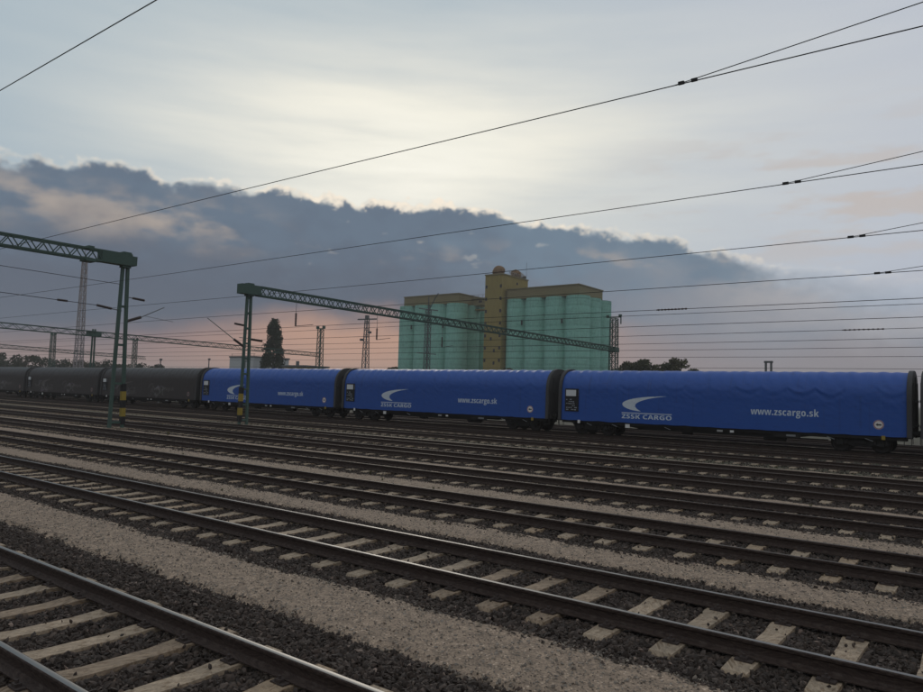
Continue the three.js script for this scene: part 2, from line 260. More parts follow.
TR.forEach((d0, k) => {
  const t = thing('railway_track', TL[k], 'track', P(d0, 0, 0), 'parallel yard tracks');
  // ballast bed
  const half = 2.32, pos = [], uv = [], idx = [], N = 14; let rows = 0;
  for (let s = S0; s < S1; s += s < 40 ? .25 : 2) {
    for (let i = 0; i <= N; i++) { const x = mix(-half, half, i / N), ax = Math.abs(x); const y = -.232 - .035 * sm(1.5, half, ax) + noise.noise(s * 3, x * 3 + k * 7, 1) * .014; pos.push(-s, y, -x); uv.push(s / 2.1 + k * .31, x / 2.1); }
    rows++;
  }
  for (let r = 0; r < rows - 1; r++) for (let i = 0; i < N; i++) { const a = r * (N + 1) + i, b = a + N + 1; idx.push(a, b, a + 1, b, b + 1, a + 1); }
  const g = new THREE.BufferGeometry(); g.setAttribute('position', new THREE.Float32BufferAttribute(pos, 3)); g.setAttribute('uv', new THREE.Float32BufferAttribute(uv, 2)); g.setIndex(idx); g.computeVertexNormals();
  add('ballast_bed', g, k > 5 ? M.oldBallast : M.ballast, t);
  for (const r of [-.75, .75]) { const rail = add('rail', railGeo, M.rail, t); rail.position.z = r; const tp = add('running_surface', crown, k < 2 ? M.railTop : M.railDull, rail); }
  // sleepers
  const far = [], clips = [], sEnd = [60, 70, 75, 75, 70, 66, 0, 0, 0, 0, 0][k], sStart = -3, spots = [];
  for (let i = 0; sStart + PH[k] + i * SPACE[k] < 200; i++) {
    const s = sStart + PH[k] + i * SPACE[k] + rr(-.012, .012);
    const vi = Math.floor(rnd() * 3), mi = rnd() < .6 ? 0 : 1 + Math.floor(rnd() * 3), yaw = rr(-.012, .012), dy = rr(-.012, .004);
    if (s < sEnd) { const o = add('sleeper', SG[vi], M.sleepers[mi], t); o.position.set(-s, dy, rr(-.02, .02)); o.rotation.y = yaw; spots.push(s); }
    else { far.push(SG[vi].clone().translate(-s, dy, 0)); spots.push(s); }
    if (k < 4 && s < 40) clips.push(clipGeo.clone().translate(-s, dy + .002, 0));
  }
  if (far.length) { const o = add('distant_sleepers', far, M.sleepers[1], t); o.userData.kind = 'stuff'; }
  if (clips.length) { const o = add('rail_fastenings', clips, M.clip, t); o.userData.kind = 'stuff'; }
  // loose ballast stones
  const dens = [560, 520, 400, 230, 170, 120, 25, 15, 0, 0, 0][k], sMax = [20, 30, 38, 44, 46, 46, 46, 46, 0, 0, 0][k], sMin = [.5, -1.5, 0, .5, 1, 1, 2, 2, 0, 0, 0][k];
  if (dens) {
    const n = Math.floor(dens * (sMax - sMin) * half * 2 * .9), per = Math.ceil(n / 3), m4 = new THREE.Matrix4(), q = new THREE.Quaternion(), col = new THREE.Color();
    for (let v = 0; v < 3; v++) {
      const im = new THREE.InstancedMesh(stoneGeos[v], M.stone, per); let c = 0;
      while (c < per) {
        const s = sMin + (sMax - sMin) * Math.pow(rnd(), 1.25), x = rr(-1.98 - .25 * rnd(), 1.98 + .25 * rnd()), ax = Math.abs(x);
        const j = (s - sStart - PH[k]) / SPACE[k]; let nearS = 9; for (const w of [Math.floor(j) - 1, Math.floor(j), Math.floor(j) + 1, Math.floor(j) + 2]) if (spots[w] !== undefined) nearS = Math.min(nearS, Math.abs(spots[w] - s));
        const onS = nearS < .15 && ax < 1.24; if (onS && rnd() > .010) continue;
        if (Math.abs(ax - .75) < .05) continue;
        const z = rr(.014, .030) * (k > 2 ? 1.15 : 1) * (onS ? .7 : 1), y = (onS ? -.185 : -.225 + .012 * noise.noise(s * 2, x * 2, 5) + rr(-.012, .014)) - .03 * sm(1.5, half, ax) - (ax > 1.75 ? .012 : 0);
        q.setFromEuler(new THREE.Euler(rr(0, 6), rr(0, 6), rr(0, 6)));
        m4.compose(V(-s, y + (onS ? z * .5 : 0), -x), q, V(z * rr(1, 1.7), z * rr(.75, 1.2), z * rr(.8, 1.4))); im.setMatrixAt(c, m4);
        const b = .024 + .062 * rnd() * rnd() + (rnd() < .012 ? .12 : 0); im.setColorAt(c, col.setRGB(b * 1.36, b * 1.0, b * .80)); c++;
      }
      im.name = 'ballast_stones'; im.userData.kind = 'stuff'; im.castShadow = im.receiveShadow = true; t.add(im);
    }
  }
});
// dry weeds that grow in the ballast
{
  const tuft = (n, h, sd) => { const gs = []; for (let i = 0; i < n; i++) { const a = rr(0, 6.28), l = h * rr(.5, 1), w = .006 + h * .012; const g = new THREE.BufferGeometry(); const tx = Math.cos(a) * l * .5, tz = Math.sin(a) * l * .5, px = -Math.sin(a) * w, pz = Math.cos(a) * w; g.setAttribute('position', new THREE.Float32BufferAttribute([px, 0, pz, -px, 0, -pz, tx * .4 + px * .7, l * .6, tz * .4 + pz * .7, -px * .7 + tx * .4, l * .6, -pz * .7 + tz * .4, tx, l, tz], 3)); g.setAttribute('uv', new THREE.Float32BufferAttribute([0, 0, 1, 0, 0, .5, 1, .5, .5, 1], 2)); g.setIndex([0, 1, 2, 1, 3, 2, 2, 3, 4]); g.computeVertexNormals(); gs.push(g); } return mergeGeometries(gs); };
  const im = new THREE.InstancedMesh(tuft(16, .16, 1), M.weed, 1500), m4 = new THREE.Matrix4(), q = new THREE.Quaternion(), col = new THREE.Color();
  for (let i = 0; i < 1500; i++) {
    const k = 2 + Math.floor(Math.pow(rnd(), .7) * 7), d = TR[k] + (rnd() < .5 ? -1 : 1) * rr(1.4, 2.3), s = rr(0, 60); q.setFromAxisAngle(V(0, 1, 0), rr(0, 6)); const z = rr(.3, 1) * (rnd() < .06 ? 1.9 : 1);
    m4.compose(P(d, -.27, s), q, V(z, z * rr(.6, 1.2), z)); im.setMatrixAt(i, m4); const b = rr(.5, 1.3); im.setColorAt(i, col.setRGB(b * rr(.9, 1.4), b, b * .8));
  }
  im.name = 'weeds'; im.castShadow = im.receiveShadow = true; scene.add(im); tag(im, 'sparse dry weeds growing between the far tracks', 'weeds', null, 'stuff');
}

/* ---------- covered wagons ---------- */
const WL = 18.9, WB = .88, WS = 2.62, WT = 4.05, WZ = 1.42, ARC = (WS - WB) * 2 + 2 * 2.19;
function tarpTexture(kind) {
  const cv = document.createElement('canvas'); cv.width = 2048; cv.height = 1024; const c = cv.getContext('2d');
  const X = x => (x / WL + .5) * 2048, Y = y => 1024 - (y - WB) / ARC * 1024, px = 2048 / WL, py = 1024 / ARC;
  c.fillStyle = kind === 'blue' ? '#114a9c' : '#2d2725'; c.fillRect(0, 0, 2048, 1024);
  let sd = kind === 'blue' ? 7 : 23; const r = () => (sd = (sd * 1664525 + 1013904223) >>> 0) / 4294967296;
  for (let i = 0; i < 5000; i++) { c.fillStyle = r() < .5 ? `rgba(8,18,50,${.03 + r() * .05})` : `rgba(120,150,200,${.01 + r() * .03})`; const w = 3 + r() * 40; c.fillRect(r() * 2048, r() * 1024, w, 1 + r() * 8); }
  for (let i = 0; i < 260; i++) { const x = r() * 2048, y = r() * 860, w = 2 + r() * 9, h = 40 + r() * 220; c.fillStyle = r() < .6 ? `rgba(20,20,26,${.02 + r() * .07})` : `rgba(150,165,190,${.01 + r() * .04})`; c.fillRect(x, y, w, h); }
  const stroke = kind === 'blue' ? '#c6d0da' : 'rgba(150,146,140,.35)';
  c.fillStyle = stroke;
  // swoosh: a broad rounded left end that thins to a long tip on the right, cut by the inner curve
  c.beginPath(); c.moveTo(X(-2.45), Y(2.50)); c.bezierCurveTo(X(-3.6), Y(2.50), X(-5.2), Y(2.32), X(-5.22), Y(1.98)); c.bezierCurveTo(X(-5.2), Y(1.75), X(-4.6), Y(1.60), X(-4.02), Y(1.58));
  c.bezierCurveTo(X(-4.5), Y(1.78), X(-4.55), Y(2.02), X(-4.0), Y(2.20)); c.bezierCurveTo(X(-3.6), Y(2.36), X(-3.0), Y(2.44), X(-2.45), Y(2.50)); c.fill();
  c.fillRect(X(-5.25), Y(1.49), 3.1 * px, .05 * py);
  const text = (s, x, y, w, h, font) => { c.save(); c.font = font; const m = c.measureText(s).width; c.translate(X(x), Y(y)); c.scale(w * px / m, h * py / 72); c.fillText(s, 0, 0); c.restore(); };
  text('ZSSK CARGO', -5.25, 1.13, 3.12, .255, 'bold 100px sans-serif');
  text('www.zscargo.sk', 2.2, 1.68, 3.35, .36, 'bold 100px sans-serif');
  for (let i = 0; i < 420; i++) { c.fillStyle = kind === 'blue' ? `rgba(17,74,156,${.15 + r() * .35})` : 'rgba(45,39,37,.3)'; c.fillRect(X(-5.4 + r() * 11.2), Y(1.05 + r() * 1.5), 2 + r() * 16, 1 + r() * 2.5); }
  // round sticker
  const cx = X(8.2), cy = Y(1.42);
  c.save(); c.translate(cx, cy); c.scale(px, py); c.fillStyle = kind === 'blue' ? '#d8d4d0' : '#6b6865'; c.beginPath(); c.arc(0, 0, .23, 0, 7); c.fill(); c.strokeStyle = '#8a4a4c'; c.lineWidth = .035; c.beginPath(); c.arc(0, 0, .2, 0, 7); c.stroke();
  c.fillStyle = '#20242c'; c.beginPath(); c.moveTo(-.13, 0); c.lineTo(-.04, -.07); c.lineTo(-.04, -.03); c.lineTo(.12, -.03); c.lineTo(.12, .04); c.lineTo(-.04, .04); c.lineTo(-.04, .07); c.fill(); c.restore();
  if (kind !== 'blue') {                          // faded spray patches along the lower side
    for (let i = 0; i < 26; i++) { c.strokeStyle = `rgba(${150 + r() * 40 | 0},${150 + r() * 30 | 0},${160 + r() * 30 | 0},${.10 + r() * .16})`; c.lineWidth = 10 + r() * 16; c.beginPath(); let x = X(-7 + 11 * r()), y = Y(1.1 + r() * .8); c.moveTo(x, y); for (let k = 0; k < 4; k++) { x += (r() - .3) * 90; y += (r() - .5) * 110; y = Math.max(Y(2.3), Math.min(Y(.95), y)); c.lineTo(x, y); } c.stroke(); }
  }
  const t = new THREE.CanvasTexture(cv); t.colorSpace = THREE.SRGBColorSpace; t.anisotropy = 8; return t;
}
const tarpMats = { blue: new THREE.MeshPhysicalMaterial({ map: tarpTexture('blue'), roughness: .55, clearcoat: .1, clearcoatRoughness: .5 }), brown: new THREE.MeshPhysicalMaterial({ map: tarpTexture('brown'), roughness: .6, clearcoat: .1, clearcoatRoughness: .5 }) };
function section(v) {                             // v 0 near bottom .. 1 far bottom -> [z, y, nz, ny]
  const a = v * ARC, side = WS - WB, top = ARC - 2 * side;
  if (a < side) return [WZ + .03 - .03 * a / side, WB + a, 1, 0];
  if (a > ARC - side) return [-(WZ + .03 - .03 * (ARC - a) / side), WB + ARC - a, -1, 0];
  const th = (a - side) / top * Math.PI, c = Math.cos(th), s = Math.sin(th), pw = .86;
  const z = WZ * Math.sign(c) * Math.pow(Math.abs(c), pw), y = WS + (WT - WS) * Math.pow(s, pw); const l = Math.hypot(c, s); return [z, y, c / l, s / l];
}
function tarpGeo(sd, amp, NX, NV) {
  const  pos = [], uv = [], idx = [], bays = 14;
  for (let i = 0; i <= NX; i++) for (let j = 0; j <= NV; j++) {
    const u = i / NX, v = j / NV, x = (u - .5) * WL, [z, y, nz, ny] = section(v);
    const b = (u + .012 * noise.noise(u * 6, sd, 8)) * bays, bf = b - Math.floor(b), hoop = Math.pow(Math.abs(2 * bf - 1), 3);             // 1 at a hoop
    const up = sm(WS + .25, WT - .2, y), midS = sm(1.5, 2.6, y) * (1 - sm(3.25, 3.75, y));
    let o = -.026 * (1 - hoop) * up;                                                                  // sag between the roof hoops
    const slant = x * 1.0 + (y - WB) * .55;
    o += up * .013 * Math.sin(slant * 9.5 + sd + 2 * noise.noise(x * .8, v * 6, sd));
    // swags hanging from the hoops where roof turns into wall
    const la = .36 * amp * (.1 + 1.5 * Math.abs(noise.noise(Math.floor(b) * 1.7, sd, .4))) * mix(.55, 1.1, u), sw = 3.20 - (.30 + .2 * noise.noise(Math.floor(b) * 2.3, sd, 2.4)) * (1 - Math.pow(Math.abs(2 * bf - 1), 1.8)) + .04 * noise.noise(x * 2, sd, 3);
    o += la * .055 * Math.exp(-Math.pow((y - sw) / .09, 2)) - la * .05 * Math.exp(-Math.pow((y - sw + .2) / .15, 2));
    o += la * .022 * Math.exp(-Math.pow((y - sw + .40) / .07, 2)) * (1 - hoop);
    o += la * .02 * hoop * midS;
    // long diagonal pulls and small creases on the wall
    o += (.014 * fbm(x * 1.0 + y * .9, y * 1.6 - x * .3, sd * 3.1, 3) + .006 * noise.noise(x * 4 + y * 3, y * 4, sd)) * (.4 + midS);
    o += .012 * noise.noise(x * 2.4, sd * 2, 1) * (1 - sm(WB, WB + .5, y));                           // loose lower hem
    const e = Math.min(u, 1 - u) * WL; o -= .04 * (1 - sm(0, .35, e));
    const hem = j === 0 || j === NV ? .03 * noise.noise(x * 1.1, sd, 5) - .02 * (1 - Math.pow(2 * bf - 1, 2)) : 0;
    pos.push(x, y + ny * o + hem, z + nz * o); uv.push(u, v);
  }
  for (let i = 0; i < NX; i++) for (let j = 0; j < NV; j++) { const a = i * (NV + 1) + j, b = a + NV + 1; idx.push(a, b, a + 1, b, b + 1, a + 1); }
  const g = new THREE.BufferGeometry(); g.setAttribute('position', new THREE.Float32BufferAttribute(pos, 3)); g.setAttribute('uv', new THREE.Float32BufferAttribute(uv, 2)); g.setIndex(idx); g.computeVertexNormals(); return g;
}
const endShape = (() => { const s = new THREE.Shape(); for (let j = 0; j <= 40; j++) { const [z, y] = section(j / 40); const k = 1.02; j ? s.lineTo(z * k, WB + (y - WB) * 1.012) : s.moveTo(z * k, WB); } return s; })();
const endGeo = new THREE.ExtrudeGeometry(endShape, { depth: .16, bevelEnabled: true, bevelSize: .03, bevelThickness: .03, bevelSegments: 2 }).rotateY(Math.PI / 2);
const labelMat = (() => {
  const cv = document.createElement('canvas'); cv.width = 256; cv.height = 384; const c = cv.getContext('2d'); c.fillStyle = '#0c0e14'; c.fillRect(0, 0, 256, 384); c.fillStyle = '#cfd3d6'; c.fillRect(18, 22, 190, 104);
  let sd = 3; const r = () => (sd = (sd * 1664525 + 1013904223) >>> 0) / 4294967296; c.fillStyle = '#8d949c';
  for (let y = 176; y < 350; y += 34) for (let x = 22; x < 190; x += 0) { const w = 12 + r() * 40; if (r() < .68) c.fillRect(x, y + r() * 4, w, 12 + r() * 5); x += w + 10; }
  const t = new THREE.CanvasTexture(cv); t.colorSpace = THREE.SRGBColorSpace; return new THREE.MeshStandardMaterial({ map: t, roughness: .7 });
})();
const wheelGeo = (() => { const pts = [[.0, -.09], [.10, -.09], [.10, -.05], [.30, -.03], [.38, -.07], [.46, -.07], [.46, .05], [.49, .055], [.49, .075], [.38, .075], [.30, .01], [.1, .04], [0, .04]].map(([x, y]) => new THREE.Vector2(x, y)); return new THREE.LatheGeometry(pts, 24).rotateX(-Math.PI / 2); })();
const sideFrame = (() => { const s = new THREE.Shape(); [[-1.35, .62], [-1.35, .74], [-.55, .86], [.55, .86], [1.35, .74], [1.35, .62], [1.18, .40], [.62, .40], [.45, .32], [-.45, .32], [-.62, .40], [-1.18, .40]].forEach(([x, y], i) => i ? s.lineTo(x, y) : s.moveTo(x, y)); return new THREE.ExtrudeGeometry(s, { depth: .09, bevelEnabled: true, bevelSize: .012, bevelThickness: .012, bevelSegments: 1 }); })();
function wagon(kind, sc, sd, amp, label, group, o = {}) {
  const w = thing('covered_wagon', label, 'wagon', P(41.7, 0, sc), group);
  const tarp = add('tarpaulin', tarpGeo(sd, amp, kind === 'blue' ? 340 : 240, kind === 'blue' ? 130 : 80), tarpMats[kind], w); tarp.position.x = 0;
  for (const e of [-1, 1]) {
    const ew = add('end_wall', endGeo, M.endWall, w); ew.position.x = e > 0 ? WL / 2 - .05 : -WL / 2 - .11;
    const rb = [box(.06, .12, 2.6, 0, 2.6, 0), box(.06, .12, 2.7, 0, 1.4, 0)]; for (const z of [-.8, 0, .8]) rb.push(box(.07, z ? 2.6 : 2.9, .09, 0, z ? 2.2 : 2.35, z));
    const ribs = add('end_ribs', rb, M.endWall, ew); ribs.position.x = e > 0 ? .2 : -.04;
    if (o.noBuffer !== e) for (const z of [-.875, .875]) add('buffer', [new THREE.CylinderGeometry(.09, .11, .36, 12).rotateZ(Math.PI / 2).translate(e * (WL / 2 + .30), 1.05, z), new THREE.CylinderGeometry(.22, .22, .05, 20).rotateZ(Math.PI / 2).translate(e * (WL / 2 + .49), 1.05, z)], M.under, w);
    add('coupling', [rod(V(e * WL / 2, .98, 0), V(e * (WL / 2 + .5), .86, 0), .05), box(.5, .18, .3, e * (WL / 2 + .1), 1.0, 0)], M.under, w);
    const hr = add('hand_rail', [rod(V(e * (WL / 2 + .16), .55, 1.36), V(e * (WL / 2 + .16), 1.15, 1.36), .018), box(.34, .03, .22, e * (WL / 2 - .05), .5, 1.3), rod(V(e * (WL / 2 - .2), .5, 1.36), V(e * (WL / 2 - .2), .9, 1.36), .018), rod(V(e * (WL / 2 + .1), .5, 1.36), V(e * (WL / 2 + .1), .9, 1.36), .018)], M.under, w);
    const mk = add('corner_marker', box(.16, .20, .03, e * (WL / 2 - 1.05 + (e < 0 ? -.3 : 0)), WB - .08, 1.46), e > 0 ? M.yellow : M.white, w);
    const bg = new THREE.Group(); bg.name = 'bogie'; bg.position.x = e * 7.35; w.add(bg);
    for (const ax of [-.9, .9]) { for (const z of [-.75, .75]) { const wl = add('wheel', wheelGeo, M.wheel, bg); wl.position.set(ax, .46, z); if (z < 0) wl.rotation.y = Math.PI; } add('axle', rod(V(ax, .46, -1.05), V(ax, .46, 1.05), .075, 10), M.under, bg); }
    for (const z of [-1.0, 1.0]) {
      const f = add('side_frame', sideFrame, M.under, bg); f.position.z = z - .045;
      const parts = []; for (const ax of [-.9, .9]) { parts.push(box(.3, .26, .14, ax, .48, z + Math.sign(z) * .09)); for (const q of [-.24, .24]) parts.push(new THREE.CylinderGeometry(.085, .085, .24, 10).translate(ax + q, .52, z + Math.sign(z) * .09)); } parts.push(box(.5, .12, .1, 0, .5, z + Math.sign(z) * .1)); add('axle_box_springs', parts, M.under, bg);
    }
    add('bolster', box(.4, .25, 2.1, 0, .75, 0), M.under, bg);
  }
  const uf = [box(WL - .2, .24, .16, 0, .83, 1.26), box(WL - .2, .24, .16, 0, .83, -1.26), box(WL - .4, .34, .5, 0, .80, 0)];
  const tr = new THREE.Shape(); [[-5.4, .72], [-4.0, .50], [4.0, .50], [5.4, .72]].forEach(([x, y], i) => i ? tr.lineTo(x, y) : tr.moveTo(x, y));
  for (const z of [-1.12, 1.06]) uf.push(new THREE.ExtrudeGeometry(tr, { depth: .06, bevelEnabled: false }).translate(0, 0, z));
  for (let x = -8.5; x <= 8.6; x += 1.7) uf.push(box(.1, .2, 2.4, x, .84, 0));
  add('underframe', uf, M.under, w);
  add('air_tank', new THREE.CylinderGeometry(.2, .2, 1.1, 16).rotateZ(Math.PI / 2).translate(3.3, .52, .82), M.under, w);
  add('brake_gear', [box(.5, .3, .4, -1.5, .5, .7), rod(V(-5.8, .5, .6), V(-1.5, .5, .6), .03), rod(V(-1.5, .5, .6), V(5.8, .5, .4), .03), box(1.3, .22, .05, 4.0, .66, 1.30)], M.under, w);
  add('data_plate', box(.28, .22, .02, -4.9, .68, 1.36), M.white, w); add('data_plate', box(.2, .12, .02, 1.2, .7, 1.36), M.white, w); add('data_plate', box(.45, .10, .02, 4.2, .66, 1.35), mat(.22, .23, .24), w); add('data_plate', box(.30, .10, .02, .55, .7, 1.36), mat(.4, .4, .4), w);
  for (const x of [-7.6, -5.9, -2.6, 5.9, 7.6]) add('lever', rod(V(x, .72, 1.36), V(x + .35, .60, 1.40), .02), M.galv, w);
  const lp = add('label_panel', new THREE.PlaneGeometry(.95, 1.42).translate(-8.62, 2.12, WZ + .055), labelMat, w); lp.geometry = box(.95, 1.42, .02, -8.62, 2.12, WZ + .05); { const uv = lp.geometry.attributes.uv; }
  return w;
}
wagon('brown', -6.02, 8, .6, 'dark wagon end cut off by the right edge of the picture', 'dark tarpaulin wagons', { noBuffer: -1 });
wagon('blue', 13.5, 1, 1.25, 'nearest and largest blue tarpaulin wagon, with white lettering, at the right', 'blue tarpaulin wagons');
wagon('blue', 33.4, 2, .8, 'blue tarpaulin wagon in the middle, below the green silos', 'blue tarpaulin wagons');
wagon('blue', 53.3, 3, .55, 'leftmost and farthest blue tarpaulin wagon, behind the middle portal mast', 'blue tarpaulin wagons');
wagon('brown', 73.2, 4, .5, 'dark brown tarpaulin wagon coupled to the blue ones, behind the left mast', 'dark tarpaulin wagons');
wagon('brown', 93.1, 5, .5, 'second dark brown wagon from the blue ones, left of the left mast', 'dark tarpaulin wagons');
wagon('brown', 113, 6, .5, 'dark brown wagon cut off by the left edge of the picture', 'dark tarpaulin wagons');

/* ---------- catenary portals ---------- */
function truss(t, a, b, hh, ww, bay, single) {    // lattice girder between two points of its lower centre line
  const dir = b.clone().sub(a), Lg = dir.length(); dir.normalize(); const side = new THREE.Vector3(-dir.z, 0, dir.x).normalize();
  const at = (u, yy, k) => a.clone().addScaledVector(dir, u).addScaledVector(side, k * ww / 2).add(V(0, yy, 0));
  const beam = new THREE.Group(); beam.name = 'beam'; t.add(beam);
  const th = hh * .16; 
  for (const k of [-1, 1]) for (const y of [0, hh]) add('chord', bar(at(0, y, k), at(Lg, y, k), th), M.steel, beam);
  const n = Math.round(Lg / bay), all = [];
  for (let i = 0; i < n; i++) for (const k of [-1, 1]) {
    const u0 = i * Lg / n, u1 = (i + 1) * Lg / n, um = (u0 + u1) / 2;
    const q = [bar(at(u0, 0, k), at(um, hh, k), th * .5), bar(at(um, hh, k), at(u1, 0, k), th * .5)];
    if (single) q.forEach(g => add('brace', g, M.steel, beam)); else all.push(...q);
  }
  for (let i = 0; i <= n; i += 2) { const u = i * Lg / n; all.push(bar(at(u, 0, -1), at(u, 0, 1), th * .5), bar(at(u, hh, -1), at(u, hh, 1), th * .5)); }
  const o = add('cross_braces', all, M.steel, beam); o.userData.kind = 'stuff';
  return beam;
}
function mast(t, d, s, top, sgn, opts = {}) {     // two channel legs that spread toward the foot, across the tracks
  const m = new THREE.Group(); m.name = 'mast'; t.add(m); const spread = opts.spread ?? .36, y0 = -.3;
  const base = t.position; const q = (dd, y) => P(d + dd, y, s).sub(base);
  for (const k of [-1, 1]) {
    add('leg', [bar(q(k * spread, y0), q(k * .125, top), opts.leg ?? .14, opts.leg ?? .15)], M.steel, m);
    add('foot_block', box(.5, .3, .42, q(k * spread, y0 + .06).x, q(0, y0 + .06).y, q(k * spread, 0).z), M.foot, m);
  }
  const bat = []; for (let y = .2; y < top - .4; y += opts.bay ?? .98) { const w = mix(spread, .125, (y - y0) / (top - y0)); bat.push(bar(q(-w, y), q(w, y), .10, .12)); } for (const g of bat) add('batten', g, M.steel, m);
  if (opts.bands) { const w = y => mix(spread, .125, (y - y0) / (top - y0)); [[.1, .52, M.black], [.52, .98, M.yellow], [.98, 1.4, M.black], [1.4, 1.88, M.yellow], [1.88, 2.3, M.black]].forEach(([a, b, mm]) => add('warning_band', bar(q(opts.bands * w(a), a), q(opts.bands * w(b), b), .23, .23), mm, m)); }
  return m;
}
function insulator(a, b, r, parent, name = 'insulator') { const gs = [rod(a, b, r * .62, 8)], n = 9; for (let i = 0; i < n; i++) { const p = a.clone().lerp(b, (i + .5) / n), q = a.clone().lerp(b, (i + .5) / n + .045); gs.push(rod(p, q, r, 10)); } return add(name, gs, M.ins, parent); }
// left portal: spans the near tracks, its far mast on the fourth walkway
{
  const base = P(19.7, 0, 38.6), t = thing('catenary_portal', 'green steel portal at the left, yellow banded mast and lattice beam leaving the frame', 'portal', base, 'overhead line portals');
  const q = (d, y, s = 38.6) => P(d, y, s).sub(base);
  mast(t, 19.7, 38.6, 9.0, 1, { bands: 1, bay: 2.1, leg: .155 }); mast(t, -4.6, 38.6, 9.0, 1);
  truss(t, q(18.35, 8.78), q(-4.4, 8.78), .56, .5, .82, true);
  add('beam_end_plate', [box(.56, .64, 1.65, 0, 9.07, -(19.12 - 19.7))], M.steel, t); add('mast_cap', box(.40, .86, .46, 0, 9.06, 0), M.steel, t); add('beam_end_plate', box(.5, .50, .5, 0, 9.05, -.28), M.steel, t);
  const arm = add('cantilever_arm', [rod(q(20.75, 6.02), q(22.1, 6.72), .028), rod(q(20.9, 6.12), q(22.7, 5.95), .014)], M.galv, t); insulator(q(19.95, 5.72), q(20.75, 6.02), .085, t);
  add('bracket', rod(q(19.9, 7.05), q(20.2, 7.03), .03), M.galv, t); insulator(q(20.2, 7.03), q(20.9, 6.98), .07, t);
  insulator(q(19.1, 6.32), q(18.3, 6.42), .075, t); add('bracket', rod(q(19.65, 6.26), q(19.1, 6.32), .03), M.galv, t);
  const cw = add('cross_span_wire', [rod(q(18.3, 6.42), q(-4.4, 6.9), .016), rod(q(19.6, 7.7), q(-4.4, 8.1), .014)], M.wire, t);
  for (const d of [16.8, 12.9, 8.4]) insulator(q(d, 6.46), q(d - .5, 6.47), .06, t);
  add('bracket', [box(.6, .10, .3, 0, 9.42, -(17.7 - 19.7)), box(.7, .1, .55, 0, 8.70, -(17.7 - 19.7))], M.steel, t);
}
// middle portal: from the sixth walkway over the wagons to a lattice tower
{
  const base = P(28.2, 0, 39.15), t = thing('catenary_portal', 'green steel portal in the middle, its long lattice beam reaching over the wagons', 'portal', base, 'overhead line portals');
  const q = (d, y, s) => P(d, y, s ?? mix(39.15, 41.3, (d - 28.2) / 57.8)).sub(base);
  mast(t, 28.2, 39.15, 8.75, 1, { bands: -1, spread: .28 });
  truss(t, q(28.9, 8.30), q(85.7, 8.30), .56, .5, .9, true);
  add('beam_end_plate', bar(q(27.45, 8.58), q(28.95, 8.58), .56, .62), M.steel, t); add('mast_cap', box(.4, .84, .46, 0, 8.58, 0), M.steel, t);
  add('cantilever_arm', rod(q(27.2, 5.3), q(25.2, 6.45), .028), M.galv, t); insulator(q(27.95, 4.9), q(27.2, 5.3), .085, t);
  insulator(q(28.5, 5.4), q(29.4, 5.35), .08, t); insulator(q(27.9, 6.25), q(27.2, 6.3), .07, t); add('bracket', rod(q(27.6, 5.45), q(29.0, 5.42), .025), M.galv, t);
  for (const [d, y0, y1] of [[32.2, 8.3, 6.6], [40.5, 8.3, 6.3], [49, 8.3, 6.3]]) { add('drop_tube', rod(q(d, y0), q(d, y1 + .9), .016), M.galv, t); insulator(q(d, y1 + .9), q(d, y1), .075, t); add('steady_arm', rod(q(d, y1), q(d + 1.6, y1 + .25), .02), M.wire, t); }
  // lattice tower that carries the far end
  const tw = new THREE.Group(); tw.name = 'lattice_tower'; t.add(tw); const c = P(86, 0, 41.3).sub(base);
  lattice(tw, c, -.3, 12.6, .5, .38, M.steel, .8); add('tower_head', [box(1.9, .1, .12, c.x, 12.75, c.z), box(.3, .35, .3, c.x - .9, 12.9, c.z), box(.35, .3, .3, c.x + .85, 12.95, c.z), box(.12, .9, .12, c.x + .95, 12.3, c.z)], M.steel, tw); add('beam_seat', box(1.0, .6, 1.2, c.x, 8.5, c.z), M.steel, tw);
}
function lattice(parent, c, y0, y1, w0, w1, m, bay) {   // four corner posts with zigzag lacing on each face
  const cor = (u, k) => { const w = mix(w0, w1, u); return V(c.x + (k === 0 || k === 3 ? -w : w), mix(y0, y1, u), c.z + (k < 2 ? -w : w)); };
  for (let k = 0; k < 4; k++) add('corner_post', bar(cor(0, k), cor(1, k), w0 * .2), m, parent);
  const n = Math.max(3, Math.round((y1 - y0) / bay)), gs = [];
  for (let i = 0; i < n; i++) for (let k = 0; k < 4; k++) { const a = cor(i / n, k), b = cor((i + 1) / n, (k + 1) % 4), a2 = cor((i + 1) / n, k), b2 = cor(i / n, (k + 1) % 4); gs.push(bar(a, b, w0 * .10), bar(a2, b2, w0 * .10), bar(a2, b, w0 * .1)); }
  const o = add('lacing', gs, m, parent); o.userData.kind = 'stuff';
}
